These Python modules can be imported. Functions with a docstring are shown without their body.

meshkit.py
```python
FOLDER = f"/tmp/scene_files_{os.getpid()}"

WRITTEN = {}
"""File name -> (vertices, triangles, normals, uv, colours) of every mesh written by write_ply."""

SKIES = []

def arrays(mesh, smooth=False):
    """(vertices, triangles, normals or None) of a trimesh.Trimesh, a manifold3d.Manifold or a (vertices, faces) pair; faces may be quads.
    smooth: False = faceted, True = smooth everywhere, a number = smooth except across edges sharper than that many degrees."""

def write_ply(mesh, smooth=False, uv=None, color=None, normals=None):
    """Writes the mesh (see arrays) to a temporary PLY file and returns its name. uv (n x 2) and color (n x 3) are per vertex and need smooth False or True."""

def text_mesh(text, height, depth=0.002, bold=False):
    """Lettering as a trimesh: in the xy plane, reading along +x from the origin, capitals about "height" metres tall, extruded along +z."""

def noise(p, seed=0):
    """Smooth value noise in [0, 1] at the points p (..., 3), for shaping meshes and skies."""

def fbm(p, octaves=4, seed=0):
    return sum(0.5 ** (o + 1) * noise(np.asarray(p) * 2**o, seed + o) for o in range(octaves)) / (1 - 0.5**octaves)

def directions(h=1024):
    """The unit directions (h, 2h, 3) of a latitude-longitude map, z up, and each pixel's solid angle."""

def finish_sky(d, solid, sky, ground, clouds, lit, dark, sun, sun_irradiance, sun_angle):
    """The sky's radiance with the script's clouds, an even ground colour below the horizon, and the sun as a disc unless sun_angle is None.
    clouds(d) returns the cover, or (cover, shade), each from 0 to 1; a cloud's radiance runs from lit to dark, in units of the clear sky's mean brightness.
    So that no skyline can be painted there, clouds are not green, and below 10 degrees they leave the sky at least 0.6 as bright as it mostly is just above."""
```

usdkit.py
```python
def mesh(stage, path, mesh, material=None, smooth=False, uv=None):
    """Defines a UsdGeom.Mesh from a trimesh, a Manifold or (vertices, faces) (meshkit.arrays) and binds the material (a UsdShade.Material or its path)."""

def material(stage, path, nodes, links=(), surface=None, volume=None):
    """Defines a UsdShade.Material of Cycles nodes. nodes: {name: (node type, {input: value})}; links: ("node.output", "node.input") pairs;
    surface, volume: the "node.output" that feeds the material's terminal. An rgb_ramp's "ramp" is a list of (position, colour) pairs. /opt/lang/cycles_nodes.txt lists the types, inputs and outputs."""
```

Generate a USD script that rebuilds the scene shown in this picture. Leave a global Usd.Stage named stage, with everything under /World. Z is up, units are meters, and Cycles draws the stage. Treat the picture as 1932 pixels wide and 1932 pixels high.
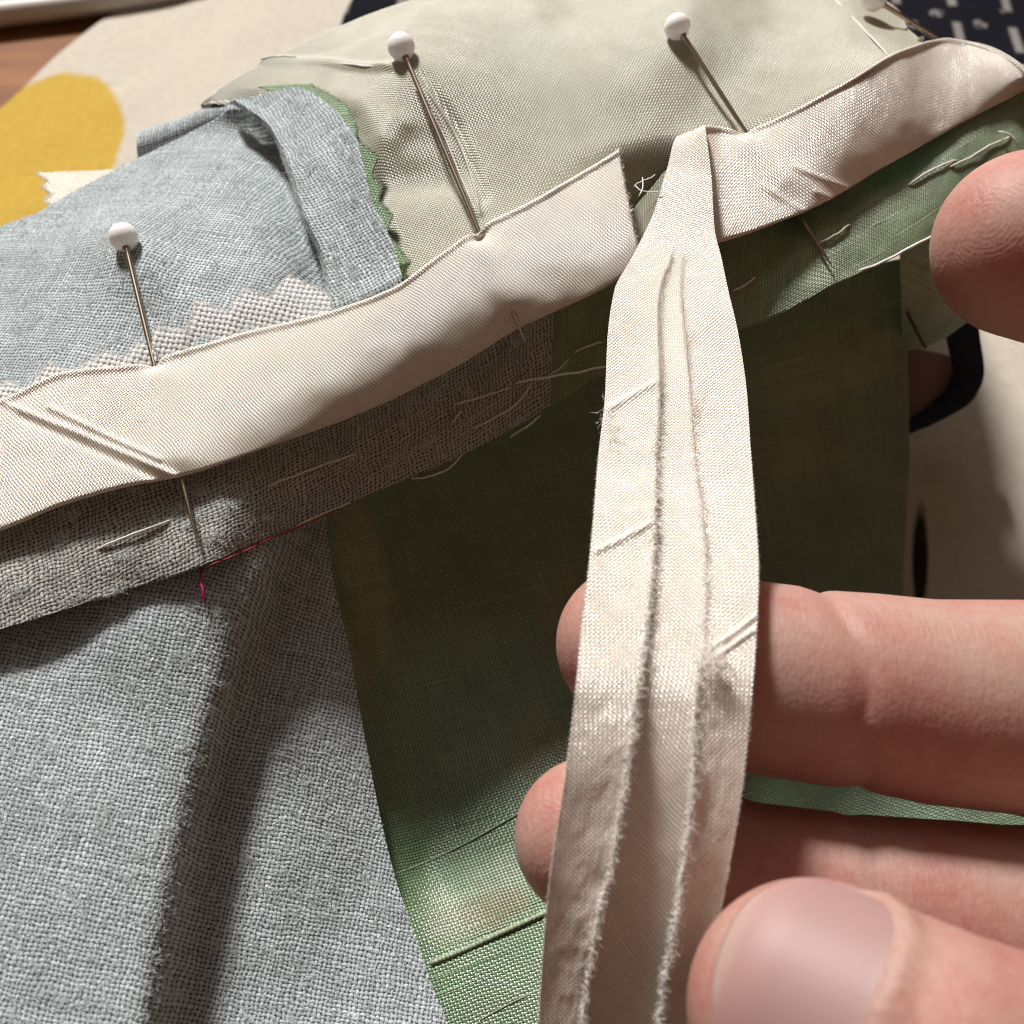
import math, random
import numpy as np, trimesh, usdkit
from meshkit import fbm, noise
from scipy.interpolate import RBFInterpolator, PchipInterpolator
from pxr import Usd, UsdGeom, UsdLux, UsdShade, Gf, Sdf, Vt

rng = np.random.default_rng(7)
stage = Usd.Stage.CreateInMemory()
UsdGeom.SetStageUpAxis(stage, 'Z'); UsdGeom.SetStageMetersPerUnit(stage, 1.0)
UsdGeom.Xform.Define(stage, '/World'); UsdGeom.Scope.Define(stage, '/World/Looks')

# ------------------------------------------------------------------ camera, light, exposure
HEIGHT = 0.134                       # lens above the table
PITCH = math.radians(55)
TAN = 0.466
RT = np.array([1.0, 0, 0]); FW = np.array([0, math.cos(PITCH), -math.sin(PITCH)]); UP = np.array([0, math.sin(PITCH), math.cos(PITCH)])
EYE = np.array([0, 0, HEIGHT])
cam = UsdGeom.Camera.Define(stage, '/World/camera')
cam.AddTransformOp().Set(Gf.Matrix4d(*RT, 0, *UP, 0, *(-FW), 0, *EYE, 1))
cam.CreateFocalLengthAttr(4.0); cam.CreateHorizontalApertureAttr(8.0 * TAN); cam.CreateVerticalApertureAttr(8.0 * TAN)
cam.CreateClippingRangeAttr(Gf.Vec2f(0.005, 20)); cam.CreateFocusDistanceAttr(0.112); cam.CreateFStopAttr(3.4)
cam.CreateExposureAttr(0.0)

TRAVEL = 0.28 * RT - 0.94 * UP + 0.17 * FW       # the way the window's sunlight goes
TRAVEL /= np.linalg.norm(TRAVEL)
LAMP = np.array([0, 0.09, 0.05]) - TRAVEL * 2.0
key = UsdLux.SphereLight.Define(stage, '/World/window_lamp')
key.CreateRadiusAttr(0.15); key.CreateIntensityAttr(355.0); key.CreateColorAttr(Gf.Vec3f(1.0, 0.97, 0.93))
key.AddTranslateOp().Set(Gf.Vec3d(*LAMP))
sky = UsdLux.RectLight.Define(stage, '/World/window_pane')      # the rest of the window round the sun: broad and cool
_z = TRAVEL * 1.0; _x = np.cross([0, 0, 1.0], -_z); _x /= np.linalg.norm(_x); _y = np.cross(-_z, _x)
_p = np.array([0, 0.09, 0.05]) - TRAVEL * 1.5 + np.array([0.15, 0, 0.25])
sky.AddTransformOp().Set(Gf.Matrix4d(*_x, 0, *_y, 0, *(-_z), 0, *_p, 1))
sky.CreateWidthAttr(1.3); sky.CreateHeightAttr(1.2); sky.CreateIntensityAttr(0.75); sky.CreateColorAttr(Gf.Vec3f(.86, .94, 1.0))
usdkit.material(stage, '/World/Looks/room', {'b': ('background_shader', {'color': (1.0, 0.65, 0.44), 'strength': 0.115})}, [], surface='b.background')
dome = UsdLux.DomeLight.Define(stage, '/World/room_light')
UsdShade.MaterialBindingAPI.Apply(dome.GetPrim()).Bind(UsdShade.Material.Get(stage, '/World/Looks/room'))

# ------------------------------------------------------------------ helpers
H2 = 966.0
def pt(px, py, d):
    """The point that stands d millimetres away along the view axis where the photograph (1932 wide) shows px, py."""
    px, py, d = np.broadcast_arrays(np.asarray(px, float), np.asarray(py, float), np.asarray(d, float) * 1e-3)
    return EYE + ((px - H2) / H2 * TAN * d)[..., None] * RT - ((py - H2) / H2 * TAN * d)[..., None] * UP + d[..., None] * FW
def table_depth(px, py, z=0.0):
    v = (H2 - np.asarray(py, float)) / H2
    return (HEIGHT - z * 1e-3) / (math.sin(PITCH) - v * TAN * math.cos(PITCH)) * 1e3
def on_table(px, py, z=0.0): return pt(px, py, table_depth(px, py, z))
def field(pts, smoothing=0.0):
    a = np.array(pts, float)
    r = RBFInterpolator(a[:, :2] / 1000, a[:, 2], kernel='thin_plate_spline', smoothing=smoothing)
    def f(px, py):
        px, py = np.broadcast_arrays(np.asarray(px, float), np.asarray(py, float))
        return r(np.stack([px.ravel(), py.ravel()], 1) / 1000).reshape(px.shape)
    return f

used = {}
def numbered(path):
    k = used.get(path, 0); used[path] = k + 1
    return path if k == 0 else f'{path}_{k:03d}'
def setdata(p, **kw):
    for k, v in kw.items():
        if v: p.SetCustomDataByKey(k, v)
    return p
def thing(name, label, category, loc=(0, 0, 0), group=None):
    x = UsdGeom.Xform.Define(stage, numbered('/World/' + name)); x.AddTranslateOp().Set(Gf.Vec3d(*map(float, loc)))
    p = setdata(x.GetPrim(), label=label, category=category, group=group)
    return p
def origin(parent):
    if parent is None: return np.zeros(3)
    q = parent
    while q.GetParent().GetPath() != Sdf.Path('/World'): q = q.GetParent()
    m = UsdGeom.Xformable(q).GetLocalTransformation() if q.IsA(UsdGeom.Xform) else Gf.Matrix4d(1)
    return np.array(m.ExtractTranslation())
def emit(name, parent, v, f, mat, normals=None, uv=None, **kw):
    path = numbered((str(parent.GetPath()) if parent else '/World') + '/' + name)
    m = usdkit.mesh(stage, path, (np.asarray(v) - origin(parent), f), '/World/Looks/' + mat, smooth=normals is None, uv=uv)
    if normals is not None:
        m.CreateNormalsAttr(Vt.Vec3fArray.FromNumpy(np.asarray(normals, np.float32))); m.SetNormalsInterpolation('vertex')
    return setdata(m.GetPrim(), **kw)

def resample(c, n, lin=False):
    c = np.array(c, float)
    s = np.concatenate([[0], np.cumsum(np.linalg.norm(np.diff(c[:, :2], axis=0), axis=1))]); s /= s[-1]
    t = np.linspace(0, 1, n)
    if lin or len(c) < 3: return np.stack([np.interp(t, s, c[:, k]) for k in range(c.shape[1])], 1)
    return np.stack([PchipInterpolator(s, c[:, k])(t) for k in range(c.shape[1])], 1)
def loft(curves, n, m, lin=()):
    """Rows of pixels (and depths) between the curves: m rows of n points."""
    rows = np.stack([resample(c, n, i in lin) for i, c in enumerate(curves)])
    if len(curves) == 2: return rows[0][None] * (1 - np.linspace(0, 1, m))[:, None, None] + rows[1][None] * np.linspace(0, 1, m)[:, None, None]
    mid = rows[:, n // 2, :2]; k = np.concatenate([[0], np.cumsum(np.maximum(np.linalg.norm(np.diff(mid, axis=0), axis=1), 3))]); k /= k[-1]
    return PchipInterpolator(k, rows, axis=0)(np.linspace(0, 1, m))
def grid_normals(V):
    n = np.cross(np.gradient(V, axis=1), np.gradient(V, axis=0))
    n /= np.maximum(np.linalg.norm(n, axis=-1, keepdims=True), 1e-12)
    if ((EYE - V) * n).sum(-1).mean() < 0: n = -n
    return n
def grid_faces(m, n, o=0):
    i = np.arange(m * n).reshape(m, n) + o
    return np.stack([i[:-1, :-1].ravel(), i[:-1, 1:].ravel(), i[1:, 1:].ravel(), i[1:, :-1].ravel()], 1)
def cloth_uv(V, mode, angle):
    if mode == 'strip':         # along the rows by their mean length, across by the mean width
        du = np.linalg.norm(np.diff(V, axis=1), axis=-1).mean(0); dv = np.linalg.norm(np.diff(V, axis=0), axis=-1).mean(1)
        u, v = np.meshgrid(np.concatenate([[0], np.cumsum(du)]), np.concatenate([[0], np.cumsum(dv)]))
    elif mode == 'local':       # each row by its own length, from its middle
        u = np.concatenate([np.zeros((len(V), 1)), np.cumsum(np.linalg.norm(np.diff(V, axis=1), axis=-1), axis=1)], 1); u = u - u[:, -1:] / 2
        dv = np.linalg.norm(np.diff(V, axis=0), axis=-1).mean(1); v = np.concatenate([[0], np.cumsum(dv)])[:, None] + 0 * u
    else:                       # laid out by its best plane
        c = V.reshape(-1, 3).mean(0); n = grid_normals(V).reshape(-1, 3).mean(0); n /= np.linalg.norm(n)
        e = np.cross([0, 0, 1.0], n) if abs(n[2]) < .999 else RT.copy(); e = RT - n * (RT @ n); e /= np.linalg.norm(e); g = np.cross(n, e)
        u, v = (V - c) @ e, (V - c) @ g
    a = math.radians(angle)
    return np.stack([u * math.cos(a) - v * math.sin(a), u * math.sin(a) + v * math.cos(a)], -1) * 1e3
def cloth(name, parent, P, mat, thick=0.25, uv='plane', angle=0, crinkle=(0, 1), seed=0, uvoff=(0, 0), bulge=None, **kw):
    """A woven sheet with its own thickness from a grid of (px, py, depth)."""
    V = pt(P[..., 0], P[..., 1], P[..., 2])
    N = grid_normals(V)
    if crinkle[0]:
        V = V + N * ((fbm(V * 1e3 / crinkle[1], 3, seed) - .5) * crinkle[0] * 1e-3)[..., None]
    if bulge is not None: V = V + N * (bulge * 1e-3)[..., None]
    N = grid_normals(V)
    T = cloth_uv(V, uv, angle) + np.array(uvoff)
    m, n = V.shape[:2]
    B = V - N * thick * 1e-3
    ring = np.concatenate([np.arange(n), np.arange(1, m) * n + n - 1, (m - 1) * n + np.arange(n - 2, -1, -1), np.arange(m - 2, 0, -1) * n])
    Vf, Bf, Nf, Tf = V.reshape(-1, 3), B.reshape(-1, 3), N.reshape(-1, 3), T.reshape(-1, 2)
    R0, R1 = Vf[ring], Bf[ring]
    out = np.cross(np.roll(R0, -1, 0) - np.roll(R0, 1, 0), Nf[ring]); out /= np.maximum(np.linalg.norm(out, axis=1, keepdims=True), 1e-12)
    if (out * (R0 - Vf.mean(0))).sum() < 0: out = -out
    k = len(ring); o = 2 * m * n; i = np.arange(k); j = (i + 1) % k
    top = grid_faces(m, n)
    if np.dot(np.cross(Vf[top[len(top)//2, 1]] - Vf[top[len(top)//2, 0]], Vf[top[len(top)//2, 2]] - Vf[top[len(top)//2, 0]]), Nf[top[len(top)//2, 0]]) < 0: top = top[:, ::-1]
    faces = np.vstack([top, top[:, ::-1] + m * n, np.stack([i + o, j + o, j + o + k, i + o + k], 1)])
    return emit(name, parent, np.vstack([Vf, Bf, R0, R1]), faces, mat, np.vstack([Nf, -Nf, out, out]), np.vstack([Tf, Tf, Tf[ring], Tf[ring]]), **kw), V, N

def tube_mesh(pts, r, k=8, caps=True):
    """A tube along pts (metres), radius r per point or one."""
    pts = np.array(pts, float); n = len(pts); r = np.broadcast_to(np.asarray(r, float), n)
    t = np.gradient(pts, axis=0); t /= np.linalg.norm(t, axis=1, keepdims=True)
    a = np.cross(t[0], [0.3, 0.5, 0.81]); a /= np.linalg.norm(a); ring = []
    for q in range(n):
        a = a - t[q] * (a @ t[q]); a /= np.linalg.norm(a); b = np.cross(t[q], a)
        th = np.arange(k) * 2 * math.pi / k
        ring.append(pts[q] + r[q] * (np.cos(th)[:, None] * a + np.sin(th)[:, None] * b))
    v = np.vstack(ring); i = np.arange(n - 1)[:, None] * k; j = np.arange(k)[None]
    q = np.stack([i + j, i + (j + 1) % k, i + k + (j + 1) % k, i + k + j], -1).reshape(-1, 4)
    f = np.vstack([q[:, [0, 1, 2]], q[:, [0, 2, 3]]])
    if caps:
        c = len(v); v = np.vstack([v, pts[0], pts[-1]]); e = np.arange(k)
        f = np.vstack([f, np.stack([np.full(k, c), (e + 1) % k, e], 1), np.stack([np.full(k, c + 1), (n - 1) * k + e, (n - 1) * k + (e + 1) % k], 1)])
    return v, f
def smooth_path(c, n):
    return resample(c, n)
def thread(name, parent, c, depth, mat, r=0.12, n=24, lift=0.0, **kw):
    """A thread along photograph points lying on a depth field; it sinks into the cloth at both ends."""
    q = smooth_path(c, n); d = depth(q[:, 0], q[:, 1]) - r * 0.9
    e = np.sin(np.linspace(0, math.pi, n)); d = d - lift * e + 0.25 * (np.linspace(-1, 1, n) ** 8)
    q2 = pt(q[:, 0], q[:, 1], d)
    q2 = q2 + (noise(np.linspace(0, 6, n)[:, None] + np.array([hash(str(c[0])) % 1 + c[0][0], c[0][1], 0])) - .5)[:, None] * UP * 0.00015
    v, f = tube_mesh(q2, r * 1e-3 * (0.6 + 0.4 * e ** .3), 7)
    return emit(name, parent, v, f, mat, **kw)
def fibres(name, parent, base, normal, length, width, mat, curl=1.0, seed=0, **kw):
    """Short loose fibres (curves) that stand out of a cloth."""
    g = np.random.default_rng(seed); n = len(base); K = 5
    d = normal + curl * g.normal(size=(n, 3)); d /= np.linalg.norm(d, axis=1, keepdims=True)
    L = length * 1e-3 * g.uniform(.4, 1.3, n)[:, None]; pts = [base]
    for k in range(1, K):
        d = d + 0.55 * g.normal(size=(n, 3)) * min(curl, 1); d /= np.linalg.norm(d, axis=1, keepdims=True)
        pts.append(pts[-1] + d * L / (K - 1))
    P = np.stack(pts, 1).reshape(-1, 3) - origin(parent)
    c = UsdGeom.BasisCurves.Define(stage, numbered(str(parent.GetPath()) + '/' + name))
    c.CreateTypeAttr('linear'); c.CreatePointsAttr(Vt.Vec3fArray.FromNumpy(P.astype(np.float32)))
    c.CreateCurveVertexCountsAttr(Vt.IntArray.FromNumpy(np.full(n, K, np.int32)))
    w = np.tile(np.array([1, 1, .9, .7, .3]) * width * 1e-3, n); c.CreateWidthsAttr(Vt.FloatArray.FromNumpy(w.astype(np.float32))); c.SetWidthsInterpolation('vertex')
    UsdShade.MaterialBindingAPI.Apply(c.GetPrim()).Bind(UsdShade.Material.Get(stage, '/World/Looks/' + mat))
    return setdata(c.GetPrim(), kind='stuff', **kw)

# ------------------------------------------------------------------ materials
class Graph:
    def __init__(s): s.nodes, s.links = {}, []
    def n(s, kind, **kw):
        name = f'n{len(s.nodes)}'; vals = {}
        for k, v in kw.items():
            if isinstance(v, str) and v.startswith('@'): s.links.append((v[1:], f'{name}.{k}'))
            else: vals[k] = v
        s.nodes[name] = (kind, vals); return name
    def m(s, op, a, b=0.0, c=None, clamp=False):
        kw = dict(math_type=op, value1=a, value2=b, use_clamp=clamp)
        if c is not None: kw['value3'] = c
        return '@' + s.n('math', **kw) + '.value'
    def rng(s, v, a, b, c, d, kind='linear'):
        return '@' + s.n('map_range', range_type=kind, value=v, from_min=a, from_max=b, to_min=c, to_max=d, clamp=True) + '.result'
    def mix(s, fac, a, b, blend='mix'): return '@' + s.n('mix_color', blend_type=blend, fac=fac, a=a, b=b) + '.result'
    def noise(s, vec, scale, detail=2, rough=.5, out='fac'):
        return '@' + s.n('noise_texture', vector=vec, scale=scale, detail=detail, roughness=rough) + '.' + out
    def done(s, name, surface, **kw): return usdkit.material(stage, '/World/Looks/' + name, s.nodes, s.links, surface=surface.lstrip('@'), **kw)

def weave(name, thread_col, gap_col, pu, pv, wobble=.25, bump=.12, rough=.6, spec=.3, sheen=0., translucent=0., mottle=.12, nub=0., slub=0.,
          spots=(), ior=1.5, alt=None, gap=(.25, .6), holes=False, vary=.1, trans_col=None):
    g = Graph(); uv = '@' + g.n('texture_coordinate') + '.UV'
    w1 = g.noise(uv, .35, 2, .5, 'color'); w2 = g.noise(uv, 1.6 / pu * .5, 1, .5, 'color')
    off = '@' + g.n('vector_math', math_type='scale', vector1='@' + g.n('vector_math', math_type='subtract', vector1=w1, vector2=(.5, .5, .5)) + '.vector', scale=wobble * 3.0) + '.vector'
    off2 = '@' + g.n('vector_math', math_type='scale', vector1='@' + g.n('vector_math', math_type='subtract', vector1=w2, vector2=(.5, .5, .5)) + '.vector', scale=wobble * pu * 1.2) + '.vector'
    p = '@' + g.n('vector_math', math_type='add', vector1='@' + g.n('vector_math', math_type='add', vector1=uv, vector2=off) + '.vector', vector2=off2) + '.vector'
    x = g.n('separate_xyz', vector=p)
    u, v = g.m('divide', f'@{x}.x', pu), g.m('divide', f'@{x}.y', pv)
    su, sv = g.m('sine', g.m('multiply', u, math.pi)), g.m('sine', g.m('multiply', v, math.pi))
    pr = g.m('multiply', su, sv)
    hw = g.m('multiply_add', g.m('absolute', su), .55, g.m('multiply', pr, .45)); hf = g.m('multiply_add', g.m('absolute', sv), .55, g.m('multiply', pr, -.45))
    h = g.m('maximum', hw, hf)
    isw = g.m('greater_than', hw, hf)
    # thread by thread variation
    tw = '@' + g.n('white_noise_texture', dimensions='1D', w=g.m('floor', u)) + '.value' if False else g.noise('@' + g.n('combine_xyz', x=g.m('floor', u), y=g.m('multiply', v, .05), z=0.0) + '.vector', .9, 0)
    tf = g.noise('@' + g.n('combine_xyz', x=g.m('multiply', u, .05), y=g.m('floor', v), z=7.0) + '.vector', .9, 0)
    tv = '@' + g.n('mix_float', fac=isw, a=tf, b=tw) + '.result'
    big = g.noise(uv, .12, 3, .55)
    col = thread_col
    for (sx, sy, rx, ry, c, st) in spots:
        d = g.n('vector_math', math_type='length', vector1='@' + g.n('vector_math', math_type='multiply', vector1='@' + g.n('vector_math', math_type='subtract', vector1=uv, vector2=(sx, sy, 0)) + '.vector', vector2=(1 / rx, 1 / ry, 0)) + '.vector')
        edge = g.m('add', f'@{d}.value', g.m('multiply', g.m('subtract', g.noise(uv, .25, 4, .6), .5), 1.1))
        col = g.mix(g.rng(edge, .35, 1.15, st, 0., 'smoothstep'), col, c)
    if alt is not None: col = g.mix(isw, col, alt) if not spots else g.mix(g.m('multiply', isw, .55), col, alt)
    val = g.m('multiply', g.rng(big, .3, .7, 1 - mottle, 1 + mottle), g.rng(tv, .25, .75, 1 - vary, 1 + vary))
    height = h
    if nub:
        nb = g.rng(g.noise(uv, 1.1, 3, .6), .50, .68, 0., 1., 'smoothstep'); nb2 = g.rng(g.noise(uv, .32, 2, .5), .4, .62, .15, 1.)
        nb = g.m('multiply', nb, nb2)
        height = g.m('multiply_add', nb, nub, h); height = g.m('add', height, g.m('multiply', g.noise(uv, 5., 3, .65), .35))
        val = g.m('multiply_add', nb, .24, val)
    if slub:
        sl = g.rng(g.noise('@' + g.n('mapping', mapping_type='point', vector=p, scale=(.05, 1.7, 1)) + '.vector', 1.0, 1), .66, .74, 0., 1., 'smoothstep')
        height = g.m('multiply_add', sl, slub, height); val = g.m('multiply_add', sl, .35, val)
    fill = g.rng(h, gap[0], gap[1], 0., 1., 'smoothstep')
    if nub: fill = g.m('maximum', fill, g.m('multiply', nb, .55))
    base = g.mix(fill, gap_col, col)
    base = g.mix(1.0, base, '@' + g.n('combine_color', r=val, g=val, b=val) + '.color', 'multiply')
    nrm = '@' + g.n('bump', height=height, distance=bump * 1e-3, strength=1.0) + '.normal'
    b = g.n('principled_bsdf', base_color=base, roughness=rough, specular_ior_level=spec, ior=ior, sheen_weight=sheen, sheen_roughness=.4, normal=nrm)
    out = f'@{b}.BSDF'
    if translucent:
        t = g.n('translucent_bsdf', color=trans_col or base, normal=nrm); out = '@' + g.n('mix_closure', fac=translucent, closure1=out, closure2=f'@{t}.BSDF') + '.closure'
    if holes:
        t = g.n('transparent_bsdf'); out = '@' + g.n('mix_closure', fac=g.rng(h, .34, .56, .15, 1.), closure1=f'@{t}.BSDF', closure2=out) + '.closure'
    return g.done(name, out)
def plain(name, color, rough=.5, spec=.5, **kw):
    usdkit.material(stage, '/World/Looks/' + name, {'p': ('principled_bsdf', dict(base_color=color, roughness=rough, specular_ior_level=spec, **kw))}, [], surface='p.BSDF')

weave('blue_grey_linen', (.46, .51, .53), (.06, .066, .07), .46, .42, wobble=.30, bump=.068, rough=.75, spec=.22, sheen=.15, translucent=.05, mottle=.12, nub=1.3, gap=(.22, .66), vary=.24)
weave('band_linen', (.48, .465, .435), (.055, .055, .05), .47, .43, wobble=.4, bump=.08, rough=.75, spec=.22, sheen=.1, translucent=.05, mottle=.08, nub=.45, gap=(.25, .66), vary=.16)
weave('cream_silk', (.56, .54, .43), (.13, .12, .085), .29, .27, wobble=.12, bump=.09, rough=.38, spec=.8, ior=1.6, sheen=.0, translucent=.08, mottle=.06, gap=(.2, .6), vary=.07)
weave('ivory_tape', (.93, .845, .745), (.36, .27, .20), .28, .25, wobble=.18, bump=.078, rough=.32, spec=1.0, ior=1.75, sheen=.0, translucent=.10, mottle=.05, gap=(.2, .6), vary=.08)
weave('gauze', (.76, .75, .74), (.55, .54, .53), .62, .62, wobble=.12, bump=.1, rough=.8, spec=.15, mottle=.05, holes=True, translucent=.25)
weave('cream_cotton', (.66, .61, .53), (.46, .42, .35), .5, .5, wobble=.15, bump=.06, rough=.8, spec=.15, mottle=.06, nub=.3)
plain('pearl_white', (.82, .79, .78), .22, .5, subsurface_weight=.2, subsurface_scale=.001, subsurface_radius=(1, 1, 1))
plain('pin_steel', (.50, .42, .33), .24, .5, metallic=1.0)
plain('pale_thread', (.74, .68, .62), .6, .3); plain('white_thread', (.80, .79, .77), .6, .3)
plain('magenta_thread', (.50, .02, .16), .5, .4); plain('red_thread', (.30, .02, .02), .5, .4); plain('dark_thread', (.02, .02, .015), .5, .4)
plain('linen_fuzz', (.70, .74, .75), .8, .2); plain('silk_fray', (.9, .87, .83), .6, .3); plain('green_fray', (.45, .52, .42), .6, .3)
plain('white_plastic', (.55, .50, .46), .45, .4)
plain('navy_cloth', (.03, .034, .05), .95, .0); plain('mauve_cloth', (.20, .13, .12), .8, .2)

def table_wood():
    g = Graph(); o = '@' + g.n('texture_coordinate') + '.object'
    gr = g.noise('@' + g.n('mapping', mapping_type='point', vector=o, scale=(18, 160, 60)) + '.vector', 1., 4, .6)
    c = '@' + g.n('rgb_ramp', fac=gr, ramp=[(.3, (.13, .045, .012)), (.55, (.21, .08, .024)), (.75, (.27, .11, .036))]) + '.color'
    b = g.n('principled_bsdf', base_color=c, roughness=.6, specular_ior_level=.12); g.done('table_wood', f'@{b}.BSDF')
table_wood()

# ------------------------------------------------------------------ the table and what lies on it far back
v = trimesh.creation.box((0.9, 0.8, 0.03)); v.apply_translation((0, 0.28, -0.0155))
emit('table_top', None, v.vertices, v.faces, 'table_wood', kind='structure', label='orange brown wooden table top in the upper left corner')
q = resample([(-120, 42), (0, 26), (120, 12), (260, -8), (420, -40)], 30)
v, f = tube_mesh(on_table(q[:, 0], q[:, 1], 2.6), .0026, 14)
emit('white_cable', None, v, f, 'white_plastic', label='blurred pale cable lying across the wooden table in the upper left corner', category='cable')

# cotton cloth with a yellow printed dot: spots are set in its own millimetres
def cotton():
    n, m = 220, 200
    edge = [(252, -60), (232, 8), (181, 46), (122, 92), (87, 123), (50, 160), (20, 188), (-40, 236), (-130, 330), (-190, 800), (-200, 1500), (-200, 2150)]
    far = [(252, -60), (900, -60), (1500, -60), (2500, -60)]
    a = on_table(*resample(edge, m).T, 1.2)
    b = on_table(np.linspace(2500, 2300, m), np.linspace(-60, 2150, m), 1.2)
    # straight rows across the table
    t = np.linspace(0, 1, n)[None, :, None]; V = a[:, None] * (1 - t) + b[:, None] * t
    V[..., 2] = 0.0012
    lift = (fbm(V * np.array([22, 22, 0]), 3, 5) - .35) * .004
    fade = np.clip(np.minimum(np.arange(n) / 12., 1), 0, 1)[None]
    V[..., 2] += np.maximum(lift, 0) * fade
    return V
CV = cotton()
def cotton_mark(px, py): return on_table(px, py, 1.2)[..., :2] * 1e3
def cotton_mat():
    g = Graph(); uv = '@' + g.n('texture_coordinate') + '.UV'
    def blob(px, py, rx, ry, sharp, ang=0):
        c = cotton_mark(px, py); wob = g.noise(uv, .22, 3, .5)
        d0 = '@' + g.n('vector_math', math_type='subtract', vector1=uv, vector2=(float(c[0]), float(c[1]), 0)) + '.vector'
        d0 = '@' + g.n('vector_rotate', rotate_type='z_axis', vector=d0, angle=ang) + '.vector'
        d = g.n('vector_math', math_type='length', vector1='@' + g.n('vector_math', math_type='multiply', vector1=d0, vector2=(1 / rx, 1 / ry, 0)) + '.vector')
        return g.rng(g.m('add', f'@{d}.value', g.m('multiply', g.m('subtract', wob, .5), .12)), 1 - sharp, 1 + sharp, 1., 0.)
    base = g.mix(g.rng(g.noise(uv, .5, 4, .65), .3, .7, 0., 1.), (.43, .385, .32), (.50, .455, .385))
    speck = g.rng(g.noise(uv, 1.4, 2, .6), .70, .76, 0., .55); base = g.mix(speck, base, (.30, .22, .14))
    c0, c1 = cotton_mark(77, 130), cotton_mark(77, 440); cx = cotton_mark(225, 278)[0] - cotton_mark(77, 278)[0]
    yc = g.mix(g.rng(g.noise(uv, .6, 4, .6), .3, .7, 0., 1.), (.41, .26, .035), (.47, .31, .055))
    base = g.mix(blob(77, 285, float(cx), float(abs(c0 - c1)[1] / 2), .035), base, yc)
    base = g.mix(blob(1736, 1052, 1.1, 9, .25, .22), base, (.02, .016, .012))
    bumpn = '@' + g.n('bump', height=g.noise(uv, 2.5, 3, .6), distance=.00012, strength=1.) + '.normal'
    b = g.n('principled_bsdf', base_color=base, roughness=.85, specular_ior_level=.15, normal=bumpn); g.done('printed_cotton', f'@{b}.BSDF')
cotton_mat()
m, n = CV.shape[:2]; N = grid_normals(CV)
emit('cotton_cloth', None, CV.reshape(-1, 3), grid_faces(m, n)[:, ::-1], 'printed_cotton', N.reshape(-1, 3), (CV[..., :2] * 1e3).reshape(-1, 2),
     label='cream cotton cloth with a large yellow printed dot spread on the table', category='cloth')

def dark_print():
    g = Graph(); uv = '@' + g.n('texture_coordinate') + '.UV'
    sc = '@' + g.n('vector_math', math_type='multiply', vector1=uv, vector2=(1 / 11., 1 / 15., 1)) + '.vector'
    x = g.n('separate_xyz', vector=sc)
    fx = g.m('absolute', g.m('subtract', g.m('fraction', f'@{x}.x'), .5)); bar = g.rng(fx, .40, .45, 0., 1.)
    fy = g.m('fraction', f'@{x}.y'); bar = g.m('multiply', bar, g.rng(g.m('absolute', g.m('subtract', fy, .5)), .28, .33, 1., 0.))
    vo = g.n('voronoi_texture', vector=uv, scale=.17, randomness=.55); fl = g.rng(f'@{vo}.distance', .20, .27, 1., 0.)
    fl = g.m('multiply', fl, g.rng(g.noise(uv, .8, 2), .45, .5, 0., 1.))
    c = g.mix(g.m('multiply', g.m('maximum', bar, fl), .8), (.008, .008, .012), (.24, .22, .21))
    b = g.n('principled_bsdf', base_color=c, roughness=.9, specular_ior_level=.03); g.done('dark_printed_cotton', f'@{b}.BSDF')
dark_print()
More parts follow.
